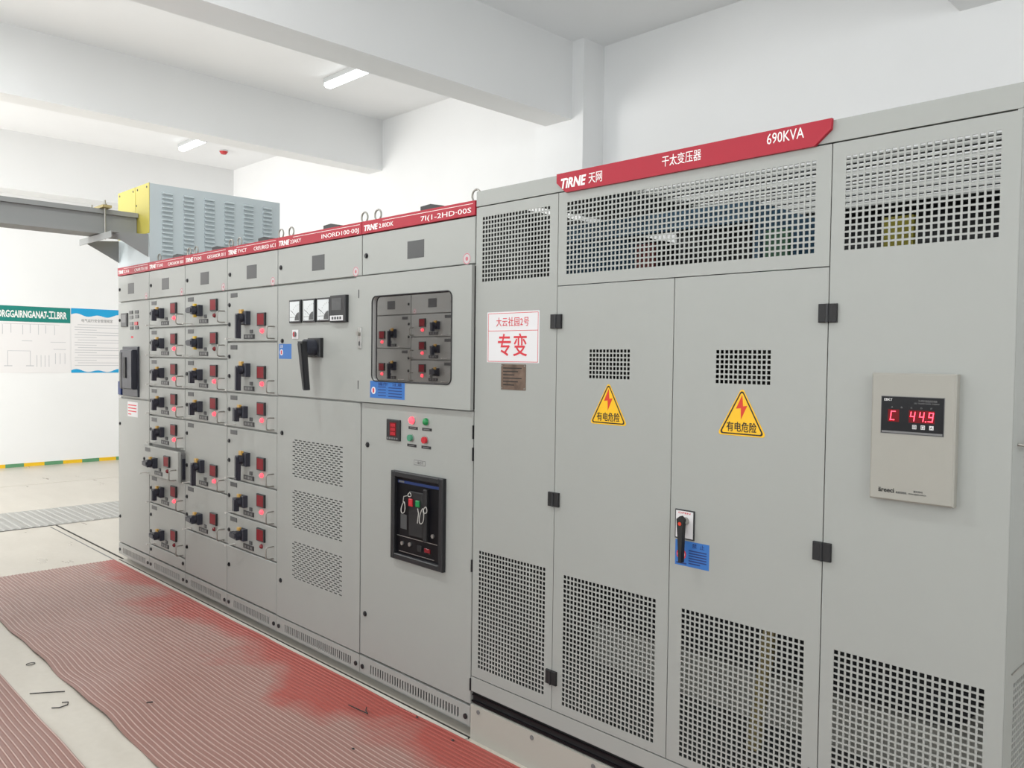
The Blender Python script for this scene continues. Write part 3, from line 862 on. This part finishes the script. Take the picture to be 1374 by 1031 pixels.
# ================================================================== TRANSFORMER ENCLOSURE
TX = 4.003
tr = thing('transformer_enclosure', 'large grey perforated transformer enclosure with red banner and two warning triangles', 'transformer cabinet', (TX, 0, 0))
WT, DT = 1.922, 1.4
c1, c2, c3 = 0.446, 0.954, 1.463
m = MB()
MB().box(0.0, WT, 0.0, 0.05, 2.173, 2.233).build('top_rail', 'paint', tr)
m.box(0.02, WT, 0.05, 0.18, 2.215, 2.233); m.box(0.02, WT, 1.22, DT - 0.02, 2.215, 2.233)
m.box(0.02, 0.52, 0.18, 1.22, 2.215, 2.233); m.box(WT - 0.12, WT, 0.18, 1.22, 2.215, 2.233)
MB().box(0.0, WT, 0.0, 0.04, 0.2, 0.259).build('bottom_rail', 'paint', tr)
m.build('roof_frame', 'paint', tr)
MB().box(0.0, 0.02, 0.016, DT, 0.145, 2.173).build('left_sheet', 'galvanised_shaded', tr)
MB().box(0.02, WT, DT - 0.02, DT, 0.145, 2.233).build('back_sheet', 'galvanised_shaded', tr)
MB().box(0.02, WT, 0.06, DT - 0.02, 0.2, 0.215).build('bottom_tray', 'galvanised_shaded', tr)
for k in range(16):
    y = 0.20 + k * 0.064
    MB().box(0.52, WT - 0.12, y, y + 0.022, 2.217, 2.222).build('roof_slat', 'paint_edge', tr)
MB().box(0.0, WT, 0.012, 0.06, 0.145, 0.2).build('black_rail', 'rubber', tr)
for k in range(2):
    MB().box(0.0, WT, 0.003 + 0.003 * k, 0.014, 0.155 + 0.025 * k, 0.161 + 0.025 * k).build('rail_ridge', 'black_gloss', tr)
b = MB().box(0.0, WT, -0.002, DT, 0.0, 0.145).build('base_panel', 'base_cream', tr)
for k in range(7): MB().cyl((0.048 + 0.302 * k, -0.002, 0.125), 'y', 0.009, -0.003, 10).build('screw', 'mid_grey', b)
PZ0, PZ1 = 0.262, 2.170
g = 0.0015
def panel(name, x0, x1, z0, z1, rows):
    mm = MB(); mm.perf(g, x1 - x0 - g, g, z1 - z0 - g, [(a - z0, b - z0, [(p - x0, q - x0) for p, q in hs]) for a, b, hs in rows], 0.0025, 0.016)
    return mm.build(name, 'paint', tr, (x0, 0, z0))
left = panel('perforated_panel', 0.0, c1, PZ0, PZ1, grid_rows(0.039, 0.405, 0.306, 0.785, 22, 27) + grid_rows(0.038, 0.404, 1.870, 2.127, 22, 15))
right = panel('perforated_panel', c3, WT, PZ0, PZ1, grid_rows(1.502, 1.878, 0.292, 0.768, 22, 28) + grid_rows(1.502, 1.878, 1.873, 2.129, 22, 15))
top = panel('perforated_top_panel', c1, c3, 1.831, PZ1, grid_rows(0.488, 1.417, 1.872, 2.130, 54, 15))
door1 = panel('perforated_door', c1, c2, PZ0, 1.831, grid_rows(0.497, 0.903, 0.296, 0.777, 24, 28) + grid_rows(0.603, 0.780, 1.499, 1.600, 12, 7))
door2 = panel('perforated_door', c2, c3, PZ0, 1.831, grid_rows(1.004, 1.415, 0.290, 0.770, 24, 28) + grid_rows(1.111, 1.293, 1.497, 1.599, 12, 7))
# right-hand side sheet (faces +X), its own perforated lower field: built facing -Y then turned
mm = MB()
mm.perf(0.0, DT - 0.002, 0.145, 2.233, grid_rows(0.075, DT - 0.1, 0.30, 0.775, 72, 28), 0.0025, 0.012)
sd = mm.build('side_panel', 'paint', tr, (WT, 0.002, 0), (0, 0, PI / 2))
MB().box(0.05, DT - 0.05, -0.003, 0.0, 0.803, 0.806).build('side_seam', 'zinc', sd)
MB().tube([(0.04, 0, 1.372), (0.045, -0.02, 1.37), (0.13, -0.02, 1.37), (0.135, 0, 1.372)], 0.004, 6).build('side_grip', 'zinc', sd)
# banner with cut lower corners
bn = MB().prism([(0.445, 2.202), (0.489, 2.164), (1.415, 2.168), (1.462, 2.207), (1.464, 2.2365), (0.445, 2.2345)], -0.012, 0.0).build('name_banner', 'banner_red', tr)
text('TiRNE', 0.048, 'white_print', bn, (0.467, -0.0125, 2.180), 0.118, name='logo', shear=0.2, bold=0.0016)
text('天网', 0.042, 'white_print', bn, (0.597, -0.0125, 2.183), 0.060)
text('干太变压器', 0.038, 'white_print', bn, (0.905, -0.0125, 2.192), 0.146)
text('690KVA', 0.044, 'white_print', bn, (1.272, -0.0125, 2.197), 0.113)
# black hinges
def hinge(x, z):
    o = MB().plate(x - 0.026, x + 0.026, z - 0.026, z + 0.026, -0.010, 0, 0.002).build('door_hinge', 'rubber', tr)
    MB().cyl((x, -0.010, z - 0.026), 'z', 0.004, 0.052, 8).build('hinge_pin', 'black', o)
for (x, z) in ((c1, 1.702), (c1, 1.048), (c1, 0.385), (c3, 1.702), (c3, 1.036), (c3, 0.385)): hinge(x, z)
# paper sign and rating plate on the left panel
sg = MB().box(0.073, 0.359, -0.001, 0, 1.548 - PZ0, 1.746 - PZ0).build('paper_sign', 'sticker_white', left)
m = MB()
for (a, b_, c, d_) in ((0.079, 0.353, 1.551, 1.553), (0.079, 0.353, 1.739, 1.741), (0.079, 0.353, 1.671, 1.673), (0.079, 0.081, 1.551, 1.741), (0.351, 0.353, 1.551, 1.741)):
    m.box(a, b_, -0.0014, -0.001, c - PZ0, d_ - PZ0)
m.build('sign_border', 'print_red', sg)
text('大云社园2号', 0.038, 'print_red', sg, (0.126, -0.0014, 1.692 - PZ0), 0.178, spacing=1.12)
text('专', 0.092, 'print_red', sg, (0.136, -0.0014, 1.582 - PZ0), 0.072, bold=0.0009)
text('变', 0.092, 'print_red', sg, (0.222, -0.0014, 1.582 - PZ0), 0.074, bold=0.0009)
rp = MB().plate(0.156, 0.291, 1.443 - PZ0, 1.542 - PZ0, -0.002, 0, 0.0005).build('rating_plate', 'brass_dark', left)
m = MB()
for k in range(6): m.box(0.168, 0.23 + 0.02 * (k % 3), -0.0024, -0.002, 1.46 - PZ0 + k * 0.013, 1.464 - PZ0 + k * 0.013)
m.build('plate_print', 'print_black', rp)
for (x, z) in ((0.162, 1.449), (0.285, 1.449), (0.162, 1.536), (0.285, 1.536)):
    MB().cyl((x, -0.002, z - PZ0), 'y', 0.0035, -0.001, 8).build('rivet', 'zinc', rp)
# warning triangles
def tri(cx, ztop, zbot, hw, r):
    p = []
    for (x, z, a0) in ((cx, ztop - 2 * r, PI / 6), (cx - hw + 1.73 * r, zbot + r, PI * 5 / 6), (cx + hw - 1.73 * r, zbot + r, PI * 1.5)):
        for k in range(5):
            a = a0 + 2 * PI / 3 * k / 4
            p.append((x + r * math.cos(a), z + r * math.sin(a)))
    return p
def warning(parent, cx, s):
    zt, zb, hw = 1.488 - PZ0, 1.340 - PZ0, 0.083
    o = MB().prism(tri(cx, zt, zb, hw, 0.008), -0.001, 0).build('warning_triangle', 'sign_yellow', parent)
    a = tri(cx, zt - 0.006, zb + 0.004, hw - 0.007, 0.007); b = tri(cx, zt - 0.014, zb + 0.008, hw - 0.0145, 0.0045)
    m = MB(); n = len(a)
    m.add([(x, -0.0014, z) for x, z in a] + [(x, -0.0014, z) for x, z in b], [(i, (i + 1) % n, n + (i + 1) % n, n + i) for i in range(n)])
    m.build('triangle_border', 'print_black', o)
    zz = zb + 0.05
    bolt = [(-0.002, 0.0), (0.018, 0.042), (0.004, 0.040), (0.001, 0.074), (-0.019, 0.032), (-0.003, 0.034)]
    MB().prism([(cx + x, zz + z) for x, z in bolt], -0.0016, -0.001).build('lightning_bolt', 'sign_red', o)
    text(s, 0.032, 'print_black', o, (cx - 0.05, -0.0014, zb + 0.015), 0.10, bold=0.0003)
warning(door1, 0.692 - c1, '有电危险')
warning(door2, 1.203 - c2, '有电危险')
# door handle and blue sticker on the right door
hz = 1.042 - PZ0
hp = MB().plate(0.021, 0.093, hz - 0.047, hz + 0.047, -0.004, 0, 0.001).build('handle_plate', 'black', door2)
MB().box(0.025, 0.089, -0.0045, -0.004, hz - 0.043, hz + 0.043).build('handle_escutcheon', 'sticker_white', hp)
MB().cyl((0.062, -0.0045, hz + 0.012), 'y', 0.013, -0.02, 16).build('handle_hub', 'zinc', hp)
text('OPEN', 0.008, 'print_red', hp, (0.034, -0.005, hz + 0.034), 0.045)
m = MB(); m.prism([(0.060, hz - 0.115), (0.070, hz - 0.115), (0.072, hz - 0.03), (0.075, hz + 0.022), (0.062, hz + 0.032), (0.050, hz + 0.022), (0.055, hz - 0.03)], -0.04, -0.022); m.build('handle_lever', 'rubber', hp)
MB().cyl((0.063, -0.04, hz + 0.008), 'y', 0.006, -0.0008, 12).build('handle_dot', 'sign_red', hp)
bs = MB().box(0.022, 0.147, -0.0006, 0, 0.909 - PZ0, 0.990 - PZ0).build('blue_sticker', 'sticker_blue', door2)
MB().cyl((0.045, -0.0006, 0.945 - PZ0), 'y', 0.018, -0.0003, 18, smooth=False).build('prohibition_ring', 'print_red', bs)
MB().cyl((0.045, -0.0009, 0.945 - PZ0), 'y', 0.0135, -0.0003, 18, smooth=False).build('prohibition_disc', 'sticker_white', bs)
text('禁  止', 0.016, 'sticker_ink', bs, (0.085, -0.001, 0.972 - PZ0), 0.045)
m = MB()
for k in range(6): m.box(0.073, 0.138 if k else 0.115, -0.001, -0.0006, 0.918 - PZ0 + k * 0.0082, 0.922 - PZ0 + k * 0.0082)
m.box(0.027, 0.065, -0.001, -0.0006, 0.914 - PZ0, 0.919 - PZ0)
m.build('print_lines', 'sticker_ink', bs)
# temperature controller
cx0, cz0 = 5.600 - TX - c3, 1.208 - PZ0
tc = MB().plate(cx0, cx0 + 0.206, cz0, cz0 + 0.332, -0.026, 0.0, 0.004).build('temperature_controller', 'controller', right)
YS = -0.026
def cb(x0, x1, z0, z1, name, mm, d=0.0006, y=YS):
    return MB().box(cx0 + x0, cx0 + x1, y - d, y, cz0 + z0, cz0 + z1).build(name, mm, tc)
cb(0.0255, 0.1805, 0.1745, 0.2725, 'screen_rim', 'mid_grey', 0.0008)
cb(0.027, 0.179, 0.176, 0.271, 'screen', 'black_gloss', 0.0014)
cb(0.029, 0.177, 0.177, 0.182, 'screen_strip', 'mid_grey', 0.0018)
cb(0.044, 0.072, 0.206, 0.238, 'led_window', 'led_dim', 0.0018); cb(0.096, 0.158, 0.206, 0.238, 'led_window', 'led_dim', 0.0018)
SEG = {'C': 'afed', '4': 'fgbc', '9': 'abcdfg'}
def digit(ch, x, z, w=0.0095, h=0.022, t=0.0022, sl=0.12):
    P = {'a': (0, w, h, h), 'g': (0, w, h / 2, h / 2), 'd': (0, w, 0, 0), 'f': (0, 0, h / 2, h), 'e': (0, 0, 0, h / 2), 'b': (w, w, h / 2, h), 'c': (w, w, 0, h / 2)}
    m = MB()
    for k in SEG[ch]:
        x0, x1, z0, z1 = P[k]
        q = [(x0 - t / 2, z0 - t / 2), (x1 + t / 2, z0 - t / 2), (x1 + t / 2, z1 + t / 2), (x0 - t / 2, z1 + t / 2)]
        m.prism([(cx0 + x + a + sl * b, cz0 + z + b) for a, b in q], YS - 0.0024, YS - 0.0018)
    m.build('led_digit', 'led_red', tc)
digit('C', 0.050, 0.211); digit('4', 0.099, 0.211); digit('4', 0.121, 0.211); digit('9', 0.143, 0.211)
MB().box(cx0 + 0.1355, cx0 + 0.1385, YS - 0.0024, YS - 0.0018, cz0 + 0.209, cz0 + 0.212).build('led_point', 'led_red', tc)
for k, s in enumerate(('田', '口', 'A')):
    x = 0.105 + 0.0205 * k
    cb(x, x + 0.010, 0.19, 0.2005, 'touch_key', 'sticker_white', 0.0018)
    text(s, 0.009, 'print_black', tc, (cx0 + x + 0.0015, YS - 0.002, cz0 + 0.192), 0.007)
text('EBKT', 0.009, 'white_print', tc, (cx0 + 0.034, YS - 0.0016, cz0 + 0.260), 0.02)
text('干式变压器温度控制器', 0.006, 'mid_grey', tc, (cx0 + 0.118, YS - 0.0016, cz0 + 0.260), 0.045)
text('DRY TRANSFORMER THERMO', 0.005, 'mid_grey', tc, (cx0 + 0.108, YS - 0.0016, cz0 + 0.254), 0.06)
for k in range(5): text('ABCDF'[k], 0.006, 'mid_grey', tc, (cx0 + 0.052 + 0.024 * k, YS - 0.0016, cz0 + 0.242), 0.004)
text('äreeci', 0.017, 'print_black', tc, (cx0 + 0.024, YS - 0.0004, cz0 + 0.021), 0.040, bold=0.0004)
text('温度控制仪', 0.006, 'dark_grey', tc, (cx0 + 0.068, YS - 0.0004, cz0 + 0.021), 0.027)
text('服务热线', 0.005, 'dark_grey', tc, (cx0 + 0.112, YS - 0.0004, cz0 + 0.028), 0.022)
text('WWW.AREECI.COM.CN', 0.005, 'dark_grey', tc, (cx0 + 0.100, YS - 0.0004, cz0 + 0.021), 0.042)

# ================================================================== transformer seen through the holes
t = thing('dry_type_transformer', 'three-coil dry transformer with blue clamp bar, glimpsed through the perforated panels', 'transformer', (4.96, 0.75, 0.215))
Z = 0.215
for x in (-0.52, 0.0, 0.52):
    m = MB(); m.cyl((x, 0, 0.42), 'z', 0.225, 1.02, 28); c = m.build('coil', 'coil', t)
    m = MB(); m.cyl((x, 0, 1.44), 'z', 0.16, 0.06, 20); m.build('coil_end_ring', 'core_dark', c)
    for s in (-0.12, 0.12):
        m = MB()
        for k in range(4): m.cyl((x + s, -0.12, 1.50 + 0.045 * k), 'z', 0.034, 0.03, 14); m.cyl((x + s, -0.12, 1.53 + 0.045 * k), 'z', 0.022, 0.015, 12)
        m.build('insulator', 'porcelain', t)
MB().box(-0.68, 0.68, -0.12, 0.12, 0.17, 0.40).build('lower_yoke', 'core_dark', t)
MB().box(-0.68, 0.68, -0.12, 0.12, 1.52, 1.70).build('upper_yoke', 'core_dark', t)
MB().box(-0.82, 0.08, -0.42, -0.36, 2.045 - Z, 2.115 - Z).build('clamp_bar', 'clamp_blue', t)
MB().box(-0.85, -0.82, -0.42, 0.3, 1.60, 2.115 - Z).build('clamp_post', 'clamp_blue', t); MB().box(0.05, 0.08, -0.36, 0.3, 1.60, 2.115 - Z).build('clamp_post', 'clamp_blue', t)
for (x, mm) in ((-0.45, 'bus_red'), (0.10, 'bus_green'), (0.50, 'bus_yellow')):
    MB().box(x, x + 0.09, -0.37, -0.355, 1.4, 1.80).build('phase_bar', mm, t)
MB().box(-0.80, 0.80, -0.16, -0.06, 0.0, 0.17).build('foot_channel', 'base_cream', t); MB().box(-0.80, 0.80, 0.06, 0.16, 0.0, 0.17).build('foot_channel', 'base_cream', t)
m = MB(); m.prism([(0.09, 0.0), (0.13, 0.0), (0.20, 0.55), (0.16, 0.55)], -0.40, -0.37); m.build('timber_stay', 'timber', t)

# ================================================================== BUS DUCT ABOVE THE END CABINET
t = thing('busbar_box', 'pale blue-grey louvred busbar box with yellow front on top of the leftmost cabinet', 'busbar box', (0, 0, 2.2))
MB().box(0.0, 0.6, 0.13, 1.0, 0.0, 0.552).build('rear_body', 'duct_blue', t)
m = MB()
m.box(0.0, 0.6, 0.004, 0.13, 0.0, 0.552); m.build('front_body', 'duct_blue', t)
for (a, b) in ((0.0, 0.345), (0.349, 0.6)):
    o = MB().plate(a + 0.001, b - 0.001, 0.206, 0.556, 0.0, 0.004, 0.0015).build('yellow_cover', 'yellow_panel', t)
    for (x, z) in ((a + 0.04, 0.53), (b - 0.04, 0.53), (a + 0.02, 0.42)):
        MB().cyl((x, 0, z), 'y', 0.007, -0.003, 8).build('cover_screw', 'dark_grey', o)
def louvre(mb):
    L = 0.072; n = 6
    v = []; f = []
    # scoop standing proud of a +X face, running along Y, open downwards
    for i in range(n + 1):
        a = i / n * PI / 2
        v += [(0.020 * math.sin(a), 0, 0.016 * math.cos(a)), (0.020 * math.sin(a), L, 0.016 * math.cos(a))]
    for i in range(n): f.append((2 * i, 2 * i + 2, 2 * i + 3, 2 * i + 1))
    k = len(v); v += [(0, 0, 0), (0, L, 0)]
    for i in range(n): f.append((k, 2 * i + 2, 2 * i)); f.append((k + 1, 2 * i + 1, 2 * i + 3))
    mb.add(v, f)
lv = cached('louvre', louvre, 'duct_blue')
for c in range(6):
    y = 0.088 + c * 0.153
    for r in range(18):
        z = 0.486 - r * 0.0305
        if z > 0.05: place('louvre', lv, t, (0.6, y, z))
t = thing('bus_duct', 'dark grey overhead bus duct running from the left edge into the yellow cover', 'bus duct', (0.3, 0, 2.39))
m = MB()
m.box(-0.082, 0.082, -2.3, -0.004, 0.03, 0.14); m.build('duct_web', 'duct_grey', t)
MB().box(-0.112, 0.112, -2.3, -0.004, 0.14, 0.172).build('upper_flange', 'duct_grey', t)
MB().box(-0.112, 0.112, -2.3, -0.004, 0.0, 0.03).build('lower_flange', 'duct_grey', t)
t = thing('duct_bracket', 'grey angle bracket with threaded rods carrying the bus duct beside the yellow cover', 'bracket', (0, 0, 2.2))
m = MB(); m.box(0.01, 0.66, -0.265, -0.215, 0.178, 0.184); m.box(0.01, 0.66, -0.271, -0.265, 0.14, 0.184); m.build('cross_bar', 'duct_grey', t)
for x in (0.012, 0.578):
    m = MB()
    m.add([(x, -0.26, 0.178), (x, 0.0, 0.20), (x, 0.0, 0.04), (x + 0.008, -0.26, 0.178), (x + 0.008, 0.0, 0.20), (x + 0.008, 0.0, 0.04)],
          [(0, 2, 1), (3, 4, 5), (0, 1, 4, 3), (1, 2, 5, 4), (2, 0, 3, 5)])
    m.build('gusset', 'duct_grey', t)
for x in (0.165, 0.435):
    MB().cyl((x, -0.235, 0.15), 'z', 0.006, 0.27, 8).build('threaded_rod', 'zinc', t)
    MB().cyl((x, -0.235, 0.383), 'z', 0.013, 0.012, 6).build('nut', 'zinc', t)
MB().box(0.12, 0.48, -0.265, -0.205, 0.364, 0.382).build('clamp_plate', 'timber', t)

# ================================================================== RIBBED RUBBER MATS
def ribbed_mat(name, label, y0, y1, x0, x1, seed, loc):
    rnd = random.Random(seed)
    ph = [rnd.uniform(0, 6.28) for _ in range(6)]
    P = 0.023; n = int(round((y1 - y0) / P)); P = (y1 - y0) / n
    prof = []
    for i in range(n):
        prof += [(i * P + 0.0, 0.0), (i * P + 0.012, 0.0), (i * P + 0.0145, 0.0034), (i * P + 0.0192, 0.0034)]
    prof.append((y1 - y0, 0.0))
    NX = 190
    v = []; f = []; mi = []
    np_ = len(prof)
    for i in range(NX + 1):
        x = x0 + (x1 - x0) * i / NX
        for (py, pz) in prof:
            s = 1 - py / (y1 - y0)              # 1 at the aisle edge
            amp = 0.002 + 0.0075 * min(1, max(0, (x - 0.6) / 1.6)) * (0.35 + 0.65 * s)
            wv = math.sin(x * 7.1 + py * 3.0 + ph[0]) * 0.5 + math.sin(x * 12.3 - py * 5 + ph[1]) * 0.3 + math.sin(x * 4.3 + py * 6 + ph[2]) * 0.35
            z = 0.004 + pz + amp * (wv + 1.0) * 0.75
            yy = y0 + py + (0.005 * math.sin(x * 6.0 + ph[3]) + 0.004 * math.sin(x * 15 + ph[4])) * max(0, s - 0.2) ** 1.3
            v.append((x, yy, z))
    for i in range(NX):
        for k in range(np_ - 1):
            a = i * np_ + k
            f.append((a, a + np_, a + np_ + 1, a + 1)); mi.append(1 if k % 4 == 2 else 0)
    # underside skirt so the sheet has thickness
    b0 = len(v)
    for i in range(NX + 1):
        for k in (0, np_ - 1):
            p = v[i * np_ + k]; v.append((p[0], p[1], p[2] - 0.0038))
    for i in range(NX):
        f.append((i * np_, b0 + 2 * i, b0 + 2 * i + 2, (i + 1) * np_)); mi.append(0)
        f.append((i * np_ + np_ - 1, (i + 1) * np_ + np_ - 1, b0 + 2 * i + 3, b0 + 2 * i + 1)); mi.append(0)
    me = bpy.data.meshes.new(name)
    me.from_pydata(v, [], f)
    me.materials.append(M['mat_groove']); me.materials.append(M['mat_rib_sheen'])
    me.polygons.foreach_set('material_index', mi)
    me.update()
    o = place(name, me, None, loc)
    return tag(o, label, 'rubber mat', 'red rubber floor mats')
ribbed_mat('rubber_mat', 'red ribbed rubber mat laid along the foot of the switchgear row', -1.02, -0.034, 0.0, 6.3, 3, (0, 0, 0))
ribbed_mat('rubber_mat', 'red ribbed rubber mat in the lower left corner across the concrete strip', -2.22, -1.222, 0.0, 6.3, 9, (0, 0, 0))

# wire offcuts on the floor
def scrap(label, pts, r=0.0022):
    m = MB(); m.tube(pts, r, 6)
    return tag(m.build('wire_offcut', 'wire'), label, 'wire scrap', 'wire offcuts on the floor')
scrap('small closed loop of black wire on the concrete strip', [(1.902 + 0.016 * math.cos(a / 8 * 2 * PI), -1.077 + 0.02 * math.sin(a / 8 * 2 * PI), 0.003) for a in range(9)], 0.0018)
scrap('straight black wire offcut on the concrete strip', [(2.302, -1.182, 0.003), (2.34, -1.12, 0.003), (2.382, -1.058, 0.003)])
scrap('hooked black wire offcut on the concrete strip', [(2.535, -1.155, 0.003), (2.555, -1.13, 0.003), (2.548, -1.095, 0.004), (2.52, -1.083, 0.004), (2.505, -1.105, 0.003)])
scrap('tiny black wire tick lying mid mat', [(2.81, -0.852, 0.024), (2.822, -0.828, 0.024)], 0.003)
m = MB(); m.tube([(3.43, -0.212, 0.022), (3.50, -0.204, 0.020), (3.56, -0.20, 0.021)], 0.0024, 6); m.tube([(3.50, -0.165, 0.02), (3.53, -0.19, 0.021), (3.56, -0.20, 0.021)], 0.0024, 6)
tag(m.build('wire_offcut', 'wire'), 'forked black cable tie end on the mat before the breaker cabinet', 'wire scrap', 'wire offcuts on the floor')
def crumb(label, x, y, z):
    m = MB(); m.add([(-0.007, -0.004, 0), (0.006, -0.006, 0), (0.008, 0.004, 0), (-0.004, 0.006, 0), (-0.003, -0.002, 0.005), (0.003, 0.001, 0.006)],
                    [(0, 3, 2, 1), (0, 1, 5, 4), (1, 2, 5), (2, 3, 4, 5), (3, 0, 4)])
    tag(m.build('rubber_crumb', 'wire', None, (x, y, z)), label, 'crumb', 'dark crumbs on the mat')
crumb('dark crumb at the mat edge below the breaker cabinet foot strip', 3.719, -0.056, 0.013)
crumb('dark crumb on the mat near the transformer base corner', 3.986, -0.082, 0.013)
crumb('dark crumb on the mat at the bottom edge of the photo', 3.785, -0.424, 0.02)

# ================================================================== FACING ROW (mirrored in the glazed door)
for i, x in enumerate((-1.2, -0.6, 0.0, 0.6, 1.2, 1.8)):
    drawer_cab(['facing-row drawer cabinet farthest from the glass, seen only as reflection', 'facing-row drawer cabinet second from its far end, seen only as reflection',
                'facing-row drawer cabinet third from its far end, seen only as reflection', 'facing-row drawer cabinet fourth from its far end, seen only as reflection',
                'facing-row drawer cabinet fifth from its far end, seen only as reflection', 'facing-row drawer cabinet nearest the camera, seen only as reflection'][i],
               (x + 0.6, -2.3, 0), (R3, R2, R3, R2, R3, R2)[i], ['b', 'b', '', 'b', '', 'o'] if i % 2 == 0 else ['', '', 'o', '', 'b', ''], '', '', PI, 0.24, 'facing row of switchgear')
